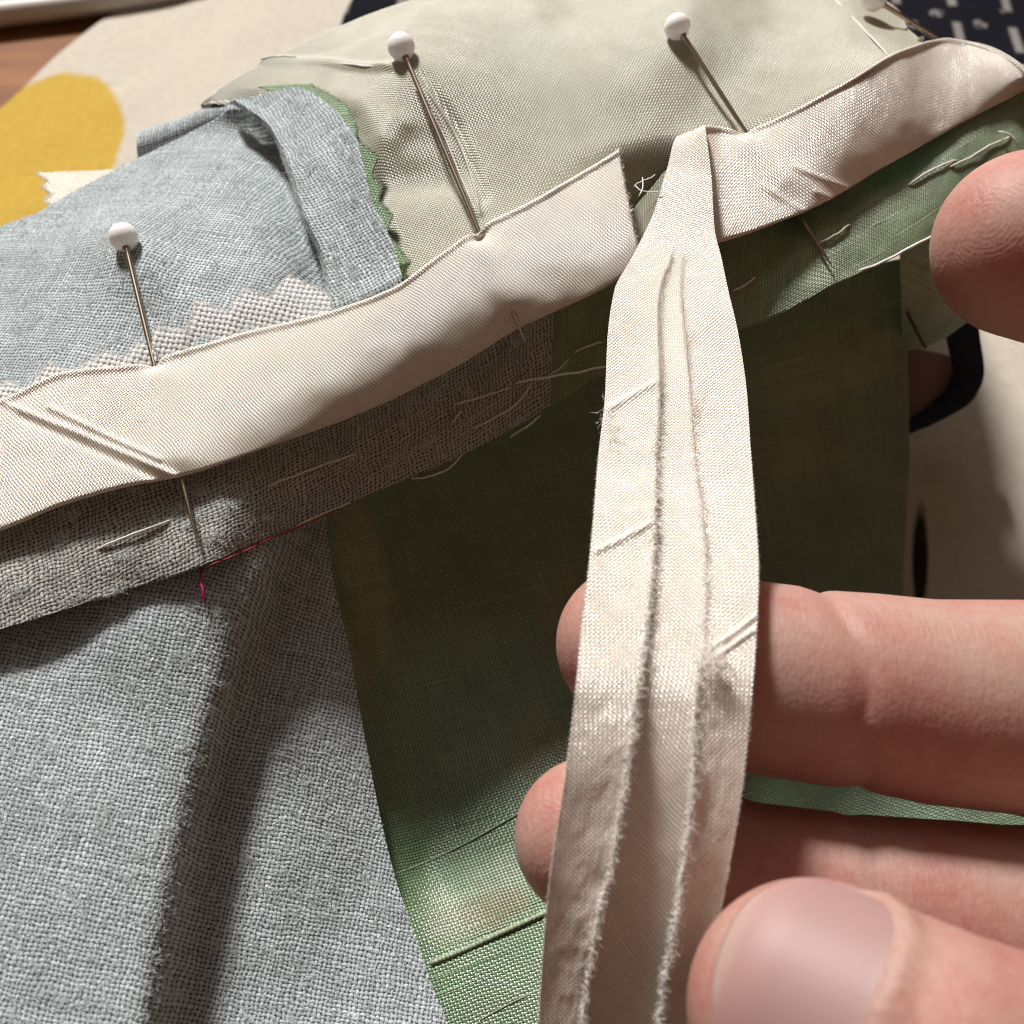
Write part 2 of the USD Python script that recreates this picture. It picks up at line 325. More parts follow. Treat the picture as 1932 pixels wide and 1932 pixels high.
rows = [[(640, 60, 0), (900, 120, 0), (1500, 120, 0), (2300, 240, 0)], [(648, 30, 0), (900, 20, 0), (1500, 20, 0), (2300, 40, 0)], [(700, -60, 0), (1000, -100, 0), (1500, -100, 0), (2350, -100, 0)]]
P = loft(rows, 120, 60); P[..., 2] = table_depth(P[..., 0], P[..., 1], 10.) - 6 * fbm(np.dstack([P[..., :2] / 220, P[..., 2] * 0]), 3, 11)
cloth('dark_cloth', None, P, 'dark_printed_cotton', .4, 'plane', 6, label='black cotton cloth with pale printed motifs in the upper right corner', category='cloth')

# ------------------------------------------------------------------ the sewn piece: depth fields (mm along the view axis)
TOP = field([(0, 740, 118), (290, 680, 117.2), (600, 590, 118), (900, 430, 121), (1170, 290, 125), (1400, 240, 129.3), (1700, 95, 132.5), (1932, 110, 138),
             (757, 88, 132), (830, 266, 127), (400, 180, 142), (500, 110, 143), (640, 50, 145), (760, 10, 143), (1000, 0, 141), (1278, 50, 134.8), (1340, 150, 132.2), (1300, -20, 141.5), (1600, 0, 146), (1000, 120, 130.5), (1150, 120, 131),
             (1000, 220, 126.8), (1180, 210, 127.6), (1500, 110, 134.5), (1700, 40, 143.2), (1100, -90, 160), (1500, -90, 162),
             (0, 440, 138), (130, 370, 140), (250, 310, 142), (350, 250, 142), (450, 200, 141), (150, 500, 127.5), (233, 447, 125.2), (262, 570, 121.2), (350, 400, 130), (550, 400, 126.5), (650, 330, 127), (450, 550, 120.5), (100, 640, 121), (650, 500, 121)], .0005)
_LL = field([(0, 1150, 110.5), (90, 1150, 111.3), (200, 1100, 111), (300, 1070, 111.5), (420, 1040, 112.2), (500, 1015, 113), (0, 1270, 107.6), (90, 1275, 107.7), (180, 1200, 108.6), (260, 1150, 109.4), (350, 1110, 110.2), (430, 1080, 111.0),
             (480, 1095, 111.6), (450, 1180, 110.6), (410, 1300, 108.3), (370, 1450, 105.2), (330, 1620, 101.5), (300, 1780, 98), (280, 1932, 94.6), (0, 1400, 104.6), (200, 1350, 106.2), (200, 1500, 102.8), (0, 1600, 100.3), (150, 1750, 97.4), (0, 1900, 94.5)], .003)
_LR = field([(520, 1060, 120.5), (490, 1250, 117.4), (430, 1450, 113.2), (390, 1620, 109.8), (350, 1800, 105.6), (330, 1932, 102.4), (530, 1320, 115.6), (520, 1420, 113.4), (480, 1580, 110.4), (440, 1900, 104.8),
             (600, 1050, 122), (600, 1200, 120), (600, 1290, 118), (620, 1400, 115.9), (620, 1550, 113.0), (600, 1700, 110), (560, 1900, 106), (612, 940, 126), (650, 1200, 122), (690, 1400, 118), (720, 1550, 115.5), (745, 1650, 113.7), (800, 1800, 110.6), (850, 1932, 107.2)], .002)
_RY, _RX = [900, 1040, 1090, 1180, 1300, 1450, 1620, 1780, 1932, 2040], [520, 500, 484, 452, 412, 371, 331, 301, 277, 262]
_rx = PchipInterpolator(_RY, _RX)
def LOW(px, py):
    w = 1 / (1 + np.exp(-np.clip((px - _rx(py) - 30) / 15., -40, 40)))
    return _LL(px, py) * (1 - w) + _LR(px, py) * w
GREEN = field([(610, 960, 128), (650, 1200, 126), (690, 1400, 123.5), (720, 1550, 120), (745, 1650, 116.6), (800, 1800, 111.5), (850, 1932, 108),
               (790, 1640, 120), (860, 1560, 123.5), (1070, 1440, 125.5), (1000, 1600, 120.5), (900, 1750, 115), (1000, 1900, 110.5), (1100, 1700, 117),
               (1000, 1200, 131), (850, 1200, 129.5), (1000, 760, 137), (1300, 650, 142), (1600, 560, 146), (1730, 520, 147.5), (1300, 1200, 137), (1700, 1000, 149),
               (1300, 1600, 126), (1600, 1500, 136.5), (1790, 1500, 136), (2010, 1500, 136), (1300, 1900, 113)], .0002)
def seg_dist(px, py, line):
    best = np.full(np.shape(px), 1e9); side = np.zeros(np.shape(px))
    for (x0, y0), (x1, y1) in zip(line[:-1], line[1:]):
        t = np.clip(((px - x0) * (x1 - x0) + (py - y0) * (y1 - y0)) / ((x1 - x0) ** 2 + (y1 - y0) ** 2), 0, 1)
        best = np.minimum(best, np.hypot(px - x0 - t * (x1 - x0), py - y0 - t * (y1 - y0)))
    return best

piece = thing('patchwork_piece', 'sewn patchwork piece of cream silk, grey blue linen and green shot silk', 'sewing', (0, .09, 0))
def with_depth(P2, f, off=0.0): return np.dstack([P2[..., 0], P2[..., 1], f(P2[..., 0], P2[..., 1]) + off])

# cream silk panel, turned down behind its top edge
top = [(372, 190), (500, 112), (640, 50), (760, 10), (880, -25), (1100, -60), (1400, -60), (1600, -25), (1690, 18), (1716, 56), (1738, 74)]
back = [(x, y + 70) for x, y in top]
mid = [(520, 330), (720, 210), (860, 160), (1100, 110), (1400, 90), (1600, 60), (1690, 52), (1715, 68), (1742, 80)]
bot = [(690, 600), (760, 550), (900, 465), (1170, 400), (1400, 340), (1600, 220), (1690, 150), (1750, 110)]
P = with_depth(loft([top, mid, bot], 260, 150), TOP)
P[..., 2] += (7 * np.clip((np.linspace(0, 1, 150) - .72) / .28, 0, 1) ** 1.5)[:, None] * np.clip((P[..., 0] - 950) / 200, .25, 1)
tail = loft([[(a, b, 0) for a, b in back], [(a, b, 0) for a, b in top]], 260, 24)
tail[..., 2] = TOP(P[0, :, 0], P[0, :, 1])[None] + 28 * (1 - np.linspace(0, 1, 24)[:, None]) ** .8
tail[:, :, :2] = P[0, :, :2][None] + np.array([0, 70.])[None, None] * (1 - np.linspace(0, 1, 24))[:, None, None] ** 1.6
P = np.vstack([tail[:-1], P])
P[..., 2] += 7.5 / (1 + np.exp((P[..., 0] - np.interp(P[..., 1], [150, 250, 350, 450, 600], [520, 590, 640, 680, 700])) / 14)) * np.clip((P[..., 1] - 195) / 90, 0, 1)
dist = seg_dist(P[..., 0], P[..., 1], [(775, 140), (835, 230), (905, 400)])
bul = .35 * np.exp(-(dist / 9) ** 2) - .35 * np.exp(-(seg_dist(P[..., 0], P[..., 1], [(800, 145), (862, 240), (915, 370)]) / 12) ** 2)
bul = bul + .5 * np.exp(-(seg_dist(P[..., 0], P[..., 1], [(495, 112), (600, 118), (745, 128)]) / 8) ** 2)
bul = bul + .7 * np.exp(-(seg_dist(P[..., 0], P[..., 1], [(735, 262), (752, 235)]) / 26) ** 2) - 1.3 / (1 + np.exp((P[..., 0] - np.interp(P[..., 1], [150, 250, 350, 450, 550], [630, 690, 715, 745, 770])) / 12)) * np.clip((P[..., 1] - 165) / 50, 0, 1) - .9 * np.exp(-(seg_dist(P[..., 0], P[..., 1], [(640, 330), (760, 340), (860, 330)]) / 35) ** 2)
Wv = pt(P[..., 0], P[..., 1], P[..., 2]) * 1e3
bul = bul + .9 * (fbm(Wv / np.array([17., 13., 30.]), 2, 44) - .5) * np.clip((P[..., 0] - 560) / 200, 0, 1)
cloth('silk_panel', piece, P, 'cream_silk', .2, 'plane', 24, (1.1, 11), 3, bulge=bul, label='cream silk panel with a soft sheen')

# grey blue linen panel above the tape
FOLD = [(428, 205), (500, 245), (535, 310), (575, 400), (605, 480), (630, 600)]
top = [(-120, 480), (-50, 450), (0, 430), (70, 402), (140, 362), (230, 318), (300, 275), (350, 250), (410, 222), (440, 202), (545, 200)]
bot = [(-120, 800), (0, 780), (130, 735), (290, 705), (440, 670), (640, 620), (725, 590)]
mid = [(-120, 620), (0, 580), (150, 520), (300, 450), (430, 390), (520, 360), (570, 350), (640, 345)]
def linen_depth(px, py):
    d = seg_dist(px, py, FOLD)
    return TOP(px, py) - .7 + 5.5 * np.exp(-(d / 66) ** 2) * np.clip((py - 190) / 80, 0.2, 1)
P = with_depth(loft([top, mid, bot], 240, 170), linen_depth)
tail = np.repeat(P[:1], 20, 0); w = (1 - np.linspace(0, 1, 20))[:, None]
tail[..., 1] += 60 * w ** 1.6; tail[..., 2] += 26 * w ** .8
_, LV, LN = cloth('linen_panel', piece, np.vstack([tail[:-1], P]), 'blue_grey_linen', .45, 'plane', 17, (1.0, 9), 5, label='nubby grey blue linen panel above the tape')
# linen strip folded over, and the pinked green edge under it
left = [(432, 192), (455, 205), (500, 240), (535, 305), (565, 400), (600, 485), (612, 540), (622, 620), (626, 660)]
right = [(556, 163), (590, 176), (640, 215), (672, 262), (688, 320), (702, 375), (728, 430), (748, 480), (762, 550), (766, 590)]
a, b = resample(left, 150), resample(right, 150); s = np.linspace(0, 1, 70)[None, :, None]
P = with_depth(a[:, None] * (1 - s) + b[:, None] * s, TOP, -2.2)
_t = np.linspace(0, 1, 150)[:, None]
P[..., 2] += 1.0 * np.clip((_t - .35) / .45, 0, 1) + 3 * np.clip((_t - .86) / .14, 0, 1) - .5 * (1 - _t)
P[..., 2] += -1.5 * (1 - .75 * np.clip((_t - .4) / .4, 0, 1)) * np.exp(-(s[..., 0] / .16) ** 2) + 3.5 * np.exp(-(s[..., 0] / .035) ** 2) + .9 * s[..., 0] * (1 - np.clip((_t - .3) / .4, 0, 1))
_, SV, SN = cloth('linen_strip', piece, P, 'blue_grey_linen', .5, 'plane', 62, (.6, 6), 9, label='strip of linen folded over beside the silk')
zig = [(572, 158), (600, 172), (640, 195), (663, 240), (658, 262), (702, 292), (690, 326), (708, 354), (700, 378), (738, 405), (722, 438), (745, 462), (772, 494), (758, 525), (768, 560)]
zig = [(x + (12 if y < 380 else 4), y) for x, y in zig]
b = resample(zig, 200, True); a = resample([(x - 70, y) for x, y in right], 200); s = np.linspace(0, 1, 30)[None, :, None]
P = with_depth(a[:, None] * (1 - s) + b[:, None] * s, TOP, -1.4)
P[..., 2] += 3 * np.clip((np.linspace(0, 1, 200)[:, None] - .86) / .14, 0, 1) + .8 * np.linspace(0, 1, 200)[:, None]

weave('green_silk_dark', (.13, .25, .11), (.05, .08, .045), .34, .34, wobble=.12, bump=.1, rough=.4, spec=.6, mottle=.15, slub=.5, alt=(.20, .27, .12), gap=(.2, .6))
_, ZV, ZN = cloth('pinked_edge', piece, P, 'green_silk_dark', .25, 'plane', 20, label='green silk edge cut in a zigzag')
fibres('fray', piece, ZV[:, -1].repeat(3, 0), ZN[:, -1].repeat(3, 0), .5, .035, 'green_fray', 1.2, 3)
# rolled linen flap behind, open at its left end
ax = resample([(268, 284, 147), (330, 262, 145), (400, 232, 144), (450, 215, 143)], 40)
A = pt(ax[:, 0], ax[:, 1], ax[:, 2]); th = np.linspace(0, 2 * math.pi, 48)
ring = np.array([A + (np.cos(t) * UP + np.sin(t) * FW * .8)[None] * (.0026 * np.interp(np.arange(40), [0, 39], [1, .75]))[:, None] for t in th])
N = ring - A[None]; N /= np.linalg.norm(N, axis=-1, keepdims=True)
inner = ring - N * .0004
fa = grid_faces(48, 40); Vv = np.vstack([ring.reshape(-1, 3), inner.reshape(-1, 3)])
T = np.dstack([np.broadcast_to(np.arange(40) * .35, (48, 40)), np.broadcast_to((th * 2.6)[:, None], (48, 40))]).reshape(-1, 2)
emit('linen_flap', piece, Vv, np.vstack([fa, fa[:, ::-1] + 48 * 40]), 'blue_grey_linen', np.vstack([N.reshape(-1, 3), -N.reshape(-1, 3)]), np.vstack([T, T]), label='rolled end of linen with a dark opening')
# cream scrap with a pinked end
a = resample([(70, 326), (92, 342), (78, 352), (98, 366), (84, 378), (104, 392), (96, 404)], 60, True); b = resample([(240, 318), (245, 350), (250, 420)], 60)
s = np.linspace(0, 1, 60)[None, :, None]; P = a[:, None] * (1 - s) + b[:, None] * s
_, QV, QN = cloth('pinked_scrap', piece, np.dstack([P, 144 + (370 - P[..., 1]) * .07]), 'cream_cotton', .3, 'plane', 5, (.4, 4), label='end of pale cotton cut in a zigzag')
fibres('fray', piece, QV[:, 0].repeat(3, 0), QN[:, 0].repeat(3, 0), .7, .05, 'silk_fray', 1.2, 4)
# gauze interfacing, two lengths with zigzag edges
for zz, low, lab in (([(288, 616), (352, 622), (368, 566), (430, 586), (459, 542), (506, 560), (543, 518), (600, 545), (632, 560)], [(285, 720), (400, 690), (520, 660), (640, 640)], 'zigzag gauze interfacing along the tape'),
                     ([(-40, 760), (-5, 728), (14, 720), (54, 735), (92, 682), (132, 704), (200, 660), (232, 676), (268, 640), (292, 655)], [(-40, 800), (60, 780), (160, 750), (300, 720)], 'whiter end of the gauze interfacing')):
    P = loft([zz, low], 160, 40, lin=(0,)); off = -1.15 if zz[0][0] > 0 else -1.25
    P = np.dstack([P, np.minimum(linen_depth(P[..., 0], P[..., 1]) - .9, TOP(P[..., 0], P[..., 1]) + off)])
    P[..., 2] += 2.5 * np.linspace(0, 1, 40)[:, None] ** 2
    _, GV, GN = cloth('gauze', piece, P, 'gauze', .16, 'plane', 12, label=lab)
    fibres('fray', piece, GV[0].repeat(2, 0), GN[0].repeat(2, 0), .5, .04, 'silk_fray', 1.0, 6)

# ---- the folded band under the tape: grey part and green part
TAPE_LOW = [(-80, 1020, 108.0), (0, 1000, 108.3), (120, 952, 108.6), (250, 916, 109), (340, 900, 109.9), (480, 856, 111.6), (650, 796, 114.2), (830, 712, 116.6), (980, 626, 118), (1100, 566, 118.6), (1240, 500, 119.5)]
TAPE2_LOW = [(1345, 460, 121.5), (1440, 430, 122.5), (1540, 392, 124), (1680, 312, 127.5), (1800, 242, 131.5), (1950, 165, 137)]
low_edge = [(-80, 1215, 106.5), (0, 1190, 107), (130, 1150, 107.8), (260, 1108, 109), (400, 1062, 109.4), (480, 1028, 112.4), (540, 1000, 114.2), (680, 940, 118.2), (870, 862, 121.6), (1050, 760, 123.8), (1150, 704, 124.4), (1250, 668, 124.6), (1390, 625, 124.8), (1480, 590, 123.8), (1560, 546, 123.6), (1700, 480, 126), (1760, 446, 127.6), (1850, 395, 130.6), (1990, 310, 136)]
high_edge = [(-80, 960, 113.0), (0, 940, 113), (250, 860, 113), (480, 800, 116), (700, 715, 121), (900, 615, 123.4), (1100, 480, 124), (1190, 400, 124.8), (1255, 322, 125.8), (1400, 330, 128), (1600, 300, 128.8), (1800, 190, 133.6), (1990, 90, 140)]
nb = 420
lo, hi = resample(low_edge, nb), None
hx = np.interp(lo[:, 0] + np.linspace(0, 20, nb), [p[0] for p in high_edge], np.arange(len(high_edge)))
hi = np.stack([np.interp(hx, np.arange(len(high_edge)), [p[k] for p in high_edge]) for k in range(3)], 1)
t = np.linspace(0, 1, 70)[:, None, None]
BAND = hi[None] * (1 - t) + lo[None] * t
BAND[..., 2] += -1.0 * np.sin(math.pi * t[..., 0]) + .35 * (fbm(np.dstack([BAND[..., 0] / 90, BAND[..., 1] / 60, 0 * BAND[..., 0]]), 3, 2) - .5)
w = np.linspace(0, 1, 12)[1:, None]
under = np.repeat(BAND[-1:], 11, 0); under[..., 1] -= 26 * w ** 2.0; under[..., 2] += 3.2 * w ** .8
BANDF = np.vstack([BAND, under])
band_pts = BAND.reshape(-1, 3)[::7]
from scipy.interpolate import LinearNDInterpolator, NearestNDInterpolator
_l, _n = LinearNDInterpolator(band_pts[:, :2], band_pts[:, 2]), NearestNDInterpolator(band_pts[:, :2], band_pts[:, 2])
def BANDD(px, py):
    d = _l(px, py); return np.where(np.isnan(d), _n(px, py), d)
ix = int(np.argmin(abs(lo[:, 0] - 1040)))
_, BV, BN = cloth('linen_band', piece, BANDF[:, :ix], 'band_linen', .4, 'strip', 8, (.45, 5), 8, label='folded grey linen band below the tape')
weave('green_band', (.25, .33, .19), (.05, .07, .035), .34, .30, wobble=.14, bump=.075, rough=.42, spec=.7, ior=1.5, sheen=.0, mottle=.25, slub=.8, vary=.16,
      spots=[(33, 6, 9, 7, (.08, .22, .09), .9), (48, 9, 10, 3.5, (.07, .24, .11), .95), (20, 8, 7, 5, (.13, .25, .14), .8), (13, 5, 10, 5, (.40, .34, .22), .85), (27, 8, 4, 3, (.42, .36, .24), .6)], gap=(.2, .62))
P = BANDF[:, ix - 6:].copy(); P[..., 2] += .5
_, BG, _ = cloth('green_band', piece, P, 'green_band', .3, 'strip', 4, (.3, 5), 8, label='folded green shot silk band below the tape')

# ---- lower linen panel, hanging under the band
up = [(-120, 1130), (0, 1100), (150, 1060), (300, 1020), (420, 985), (500, 965), (560, 950), (612, 930)]
seam = [(612, 930), (630, 1100), (655, 1210), (690, 1400), (720, 1550), (745, 1650), (785, 1770), (820, 1870), (858, 1960), (880, 2010)]
lf = [(-120, 1130), (-120, 1500), (-120, 2010)]
n, m = 260, 280
sr, sl, su = resample(seam, m), resample(lf, m), resample(up, n)
t, s = np.linspace(0, 1, m)[:, None, None], np.linspace(0, 1, n)[None, :, None]
sb = resample([(-120, 2010), (880, 2010)], n)
P2 = sl[:, None] * (1 - s) + sr[:, None] * s + su[None] * (1 - t) + sb[None] * t - (su[0] * (1 - s) * (1 - t) + su[-1] * s * (1 - t) + sb[0] * (1 - s) * t + sb[-1] * s * t)
_, WV, WN = cloth('linen_lining', piece, with_depth(P2, LOW), 'blue_grey_linen', .5, 'plane', 10, (.5, 16), 15, label='grey blue linen hanging below the band with a deep fold')
# ---- green lining
rt = [(1735, 480), (1712, 640), (1716, 850), (1712, 950), (1704, 1110), (1740, 1330), (2010, 1480), (2010, 1570), (1800, 1750), (1700, 2010)]
lf = [(590, 930), (600, 1100), (630, 1220), (668, 1400), (695, 1550), (722, 1660), (760, 1780), (800, 1880), (835, 1960), (860, 2010)]
n, m = 260, 260
a, b = resample(lf, m), resample(rt, m); s = np.linspace(0, 1, n)[None, :, None]
up = resample([(590, 930), (800, 820), (1050, 700), (1300, 600), (1735, 480)], n); t = np.linspace(0, 1, m)[:, None, None]
chord = a[:1, None] * (1 - s) + b[:1, None] * s
P2 = a[:, None] * (1 - s) + b[:, None] * s + (up[None] - chord) * (1 - t) ** 2
PG = with_depth(P2, GREEN)
Vg = pt(PG[..., 0], PG[..., 1], PG[..., 2]); Tg = cloth_uv(Vg, 'plane', -18)
def guv(px, py):
    k = np.argmin((PG[..., 0] - px) ** 2 + (PG[..., 1] - py) ** 2); return Tg.reshape(-1, 2)[k]
sp = []
for px, py, rx, ry, c, st in ((690, 1080, 3.5, 13, (.44, .42, .14), .85), (660, 1250, 3, 9, (.40, .38, .13), .8), (1075, 1180, 5, 9, (.30, .25, .08), .8), (1560, 690, 12, 5.5, (.34, .36, .12), .8), (1500, 850, 12, 5, (.28, .30, .13), .5), (1020, 1420, 5, 6, (.24, .22, .10), .7),
                              (900, 1100, 11, 13, (.10, .19, .07), .85), (780, 1400, 9, 8, (.13, .22, .09), .7), (850, 1730, 4, 4, (.36, .40, .29), .8), (960, 1650, 5, 3, (.34, .39, .31), .7), (830, 1860, 3, 4, (.12, .25, .12), .6), (955, 1890, 5, 3, (.20, .32, .19), .6), (930, 1715, 6, 2.2, (.27, .22, .13), .8), (1500, 1040, 12, 6, (.11, .18, .09), .7)):
    q = guv(px, py); sp.append((float(q[0]), float(q[1]), rx, ry, c, st))
weave('green_silk', (.125, .245, .13), (.02, .04, .018), .36, .32, wobble=.14, bump=.095, rough=.38, spec=.9, ior=1.6, sheen=.0, mottle=.2, slub=1.0, vary=.2, spots=sp, alt=(.30, .32, .19), gap=(.2, .62), translucent=.05)
cloth('green_lining', piece, PG, 'green_silk', .25, 'plane', -18, (.7, 12), 21, label='green and gold shot silk hanging in shade below the band')
# raised weft slubs across the lit foot of the green silk
weave('slub_thread', (.34, .40, .28), (.12, .16, .09), .42, 9., wobble=.03, bump=.2, rough=.5, spec=.5, gap=(.1, .5))
for c, r in (([(728, 1655), (800, 1628), (880, 1590), (960, 1545), (1060, 1490)], .10), ([(812, 1818), (880, 1790), (950, 1758), (1045, 1715)], .30), ([(905, 1925), (980, 1885), (1050, 1855)], .09)):
    q = resample(c, 70); P3 = pt(q[:, 0], q[:, 1], GREEN(q[:, 0], q[:, 1]) - .4 * r + .02)
    rr = r * 1e-3 * (1 + .22 * np.sin(np.arange(70) * 2.1))
    v, f = tube_mesh(P3, rr, 8); tu = np.concatenate([np.repeat(np.arange(70) * .2, 8), [0, 14]]); emit('slub', piece, v, f, 'slub_thread', uv=np.column_stack([tu, np.full(len(tu), 4.5)]), label='thick pale weft thread in the green silk')
# ---- the lining's further side, under the fingertip
hi2 = [(1700, 460), (1760, 430), (1850, 380), (1990, 300)]; lo2 = [(1702, 662), (1760, 648), (1842, 598), (1990, 520)]
P = loft([[(x, y, 137) for x, y in hi2], [(x, y, 149) for x, y in lo2]], 80, 60)
cloth('lining_side', piece, P, 'green_silk', .25, 'plane', 30, (1.0, 8), 31, uvoff=tuple(map(float, guv(1600, 600))), label='darker far side of the green lining')
v, f = tube_mesh(pt([1712, 1728, 1746], [590, 622, 656], [143.6, 145.4, 147.4]), .00022, 8); emit('stitch', piece, v, f, 'dark_thread', label='dark stitch on the far side of the lining')

# ---- basting stitches and loose threads
for c in ([(181, 1037), (250, 1008), (322, 982)], [(505, 918), (580, 888), (675, 855)], [(856, 763), (905, 750), (963, 731)], [(890, 809), (945, 782), (977, 759), (1003, 722)], [(854, 797), (862, 786), (869, 776)]):
    thread('stitch', piece, c, lambda x, y: BANDD(x, y) - .12, 'pale_thread', .12, lift=.10)
for c in ([(1714, 350), (1755, 322), (1804, 301)], [(1790, 316), (1835, 294), (1867, 275), (1908, 258)], [(1539, 460), (1575, 444), (1603, 422)], [(1382, 549), (1405, 538), (1425, 522)], [(1084, 665), (1105, 655), (1135, 645)]):
    thread('stitch', piece, c, lambda x, y: BANDD(x, y) + .3, 'pale_thread', .12, lift=.10)
thread('stitch', piece, [(973, 722), (1034, 711), (1090, 702), (1150, 690)], lambda x, y: BANDD(x, y) - .5 - np.clip((x - 1000) / 60, 0, 3), 'white_thread', .13, label='loose white basting thread running out behind the held tape')
thread('stitch', piece, [(1034, 706), (1055, 696), (1072, 677)], lambda x, y: BANDD(x, y) - .3, 'pale_thread', .09)
thread('stitch', piece, [(1620, 511), (1687, 484), (1720, 466), (1790, 432)], lambda x, y: BANDD(x, y) - .3 - np.clip((x - 1640) / 40, 0, 2), 'white_thread', .15, lift=.3, label='white thread end stretched along the green edge to the fingertip')
thread('stitch', piece, [(1884, 249), (1905, 255), (1914, 264), (1922, 280)], lambda x, y: BANDD(x, y) - .2, 'white_thread', .14, lift=.3)
for c in ([(776, 903), (830, 893), (873, 856)], [(963, 824), (992, 806), (1020, 784)], [(560, 992), (620, 965), (660, 948)]):
    thread('stitch', piece, c, lambda x, y: BANDD(x, y) - .25, 'pale_thread', .11)
thread('stitch', piece, [(385, 1071), (450, 1045), (540, 1004), (640, 960)], lambda x, y: BANDD(x, y) + .05, 'red_thread', .09, label='dark red thread along the lower edge of the linen band')
thread('stitch', piece, [(379, 1072), (378, 1092), (383, 1115), (387, 1140)], lambda x, y: LOW(x, y) - .5, 'magenta_thread', .14, lift=.4, label='magenta thread end below the linen band')
# machine stitching on the silk
for c, r in (([(742, 128), (690, 124), (610, 116), (575, 110)], .11), ([(560, 108), (520, 106), (492, 112)], .11), ([(767, 148), (800, 190), (830, 240), (868, 330), (895, 392)], .08), ([(800, 165), (850, 235), (885, 320), (903, 385)], .07), ([(1565, -12), (1600, 24), (1640, 66), (1674, 102)], .10)):
    thread('stitch', piece, c, lambda x, y: TOP(x, y) - .45, 'white_thread' if r > .1 else 'pale_thread', r, n=40)

# ------------------------------------------------------------------ bias tape pinned along the edge (first length)
ta = [(-80, 780), (0, 755), (130, 700), (285, 684), (310, 672), (440, 632), (620, 588), (740, 545), (830, 480), (900, 430), (1000, 380), (1100, 320), (1166, 282)]
tape = thing('bias_tape', 'ivory silk bias tape pinned along the grey and green band', 'ribbon', (0, .09, .05))
n, m = 340, 80
A = resample(ta, n); A = np.dstack([A, TOP(A[:, 0], A[:, 1])[:, None] - 1.5])[0] if False else np.column_stack([A, TOP(A[:, 0], A[:, 1]) - 1.9])
Bc = resample(TAPE_LOW[:-1] + [(1150, 540, 118.8), (1206, 490, 119.4)], n)
t = np.linspace(0, 1, m)[:, None]
def strip(A, B, m, belly):
    t = np.linspace(0, 1, m)[:, None, None]; P = A[None] * (1 - t) + B[None] * t
    P[..., 2] -= belly * np.sin(math.pi * t[..., 0]) ** .7
    w = np.linspace(1, 0, 7)[:-1, None]; back = np.repeat(P[:1], 6, 0); back[..., 1] += 6 * w; back[..., 2] += 3.0 * w ** .7   # its top edge is folded back on to the cloth
    return np.vstack([back, P])
belly = np.interp(A[:, 0], [-80, 300, 600, 900, 1200], [.4, .7, 1.6, 1.6, .9])[None]
P = strip(A, Bc, m, belly)
PINS = [((233, 447, 122.6), (288, 686, 116.4), (343, 903, 110.7)), ((757, 88, 129.2), (904, 444, 120.0), (973, 602, 117.3)), ((1278, 50, 132.2), (1404, 244, 128.5), (1486, 372, 126.1)), ((1647, -4, 140.0), (1772, 76, 141.6), (1880, 145, 143.0))]
def puckers(P, pins):
    z = np.zeros(P.shape[:2])
    for h, a, b in pins:
        q = [(a[0], a[1]), (b[0], b[1])]
        z += .32 * np.exp(-(seg_dist(P[..., 0], P[..., 1], [(a[0] + 8, a[1] + 30), (b[0] - 5, b[1] - 40)]) / 34) ** 2)
        z -= 1.0 * np.exp(-(np.hypot(P[..., 0] - a[0], P[..., 1] - a[1] + 4) / 16) ** 2)
        z += .25 * np.exp(-(np.hypot(P[..., 0] - a[0] - 12, P[..., 1] - a[1] - 32) / 26) ** 2)
        z -= .25 * np.exp(-(np.hypot(P[..., 0] - b[0], P[..., 1] - b[1] - 2) / 34) ** 2)
    return z
def tape_ridges(P, lines, amp=.35, w=7):
    z = np.zeros(P.shape[:2])
    for l in lines: z += amp * np.exp(-(seg_dist(P[..., 0], P[..., 1], l) / w) ** 2)
    return z
z = puckers(P, PINS[:2]) + tape_ridges(P, [[(15, 764), (140, 815), (330, 898)], [(95, 770), (200, 822), (300, 868)]], .26, 6) - tape_ridges(P, [[(40, 788), (140, 832), (300, 905)]], .2, 7)
edge = np.concatenate([np.full(6, -.2), np.linspace(0, 1, m)])[:, None]; z = z + .34 * np.exp(-((edge - .025) / .022) ** 2) - .25 * np.exp(-(edge / .006) ** 2) - .3 * np.exp(-((1 - edge) / .01) ** 2)
_, AV, AN = cloth('tape_strip', tape, P, 'ivory_tape', .55, 'strip', 33, (.75, 8), 41, bulge=z, label='pinned length of the tape with one cut end')
fibres('fray', tape, AV[:, -1].repeat(4, 0), AN[:, -1].repeat(4, 0), .6, .03, 'silk_fray', 1.3, 12)
for c, b in (([(1196, 352), (1204, 345), (1222, 338), (1236, 330)], 0), ([(1198, 348), (1210, 360), (1232, 362), (1250, 364)], 0), ([(1205, 370), (1213, 350), (1212, 334)], 0)):
    thread('loose_thread', tape, c, lambda x, y: TOP(x, y) - 2.3, 'silk_fray', .06)

# ------------------------------------------------------------------ second length: pinned part, twist and the end held in the hand
tape2 = thing('bias_tape', 'ivory silk bias tape twisted over and held out between finger and thumb', 'ribbon', (.01, .09, .05))
tb = [(1297, 250), (1330, 236), (1400, 245), (1480, 215), (1600, 150), (1700, 95), (1780, 75), (1860, 90), (1950, 142)]
n, m = 280, 80
A = resample(tb, n); A = np.column_stack([A, TOP(A[:, 0], A[:, 1]) - 1.9]); A[:, 2] -= 1.2 * np.exp(-((A[:, 0] - 1300) / 40) ** 2)
Bc = resample(TAPE2_LOW, n)
P = strip(A, Bc, m, np.interp(A[:, 0], [1300, 1500, 1950], [.2, 1.0, 1.4])[None])
z = puckers(P, PINS[2:3]) + tape_ridges(P, [[(1500, 315), (1640, 370)], [(1540, 362), (1620, 395)], [(1440, 350), (1520, 400)]], .11, 6)
z = z + .34 * np.exp(-((edge - .025) / .022) ** 2) - .25 * np.exp(-(edge / .006) ** 2) - .3 * np.exp(-((1 - edge) / .01) ** 2)
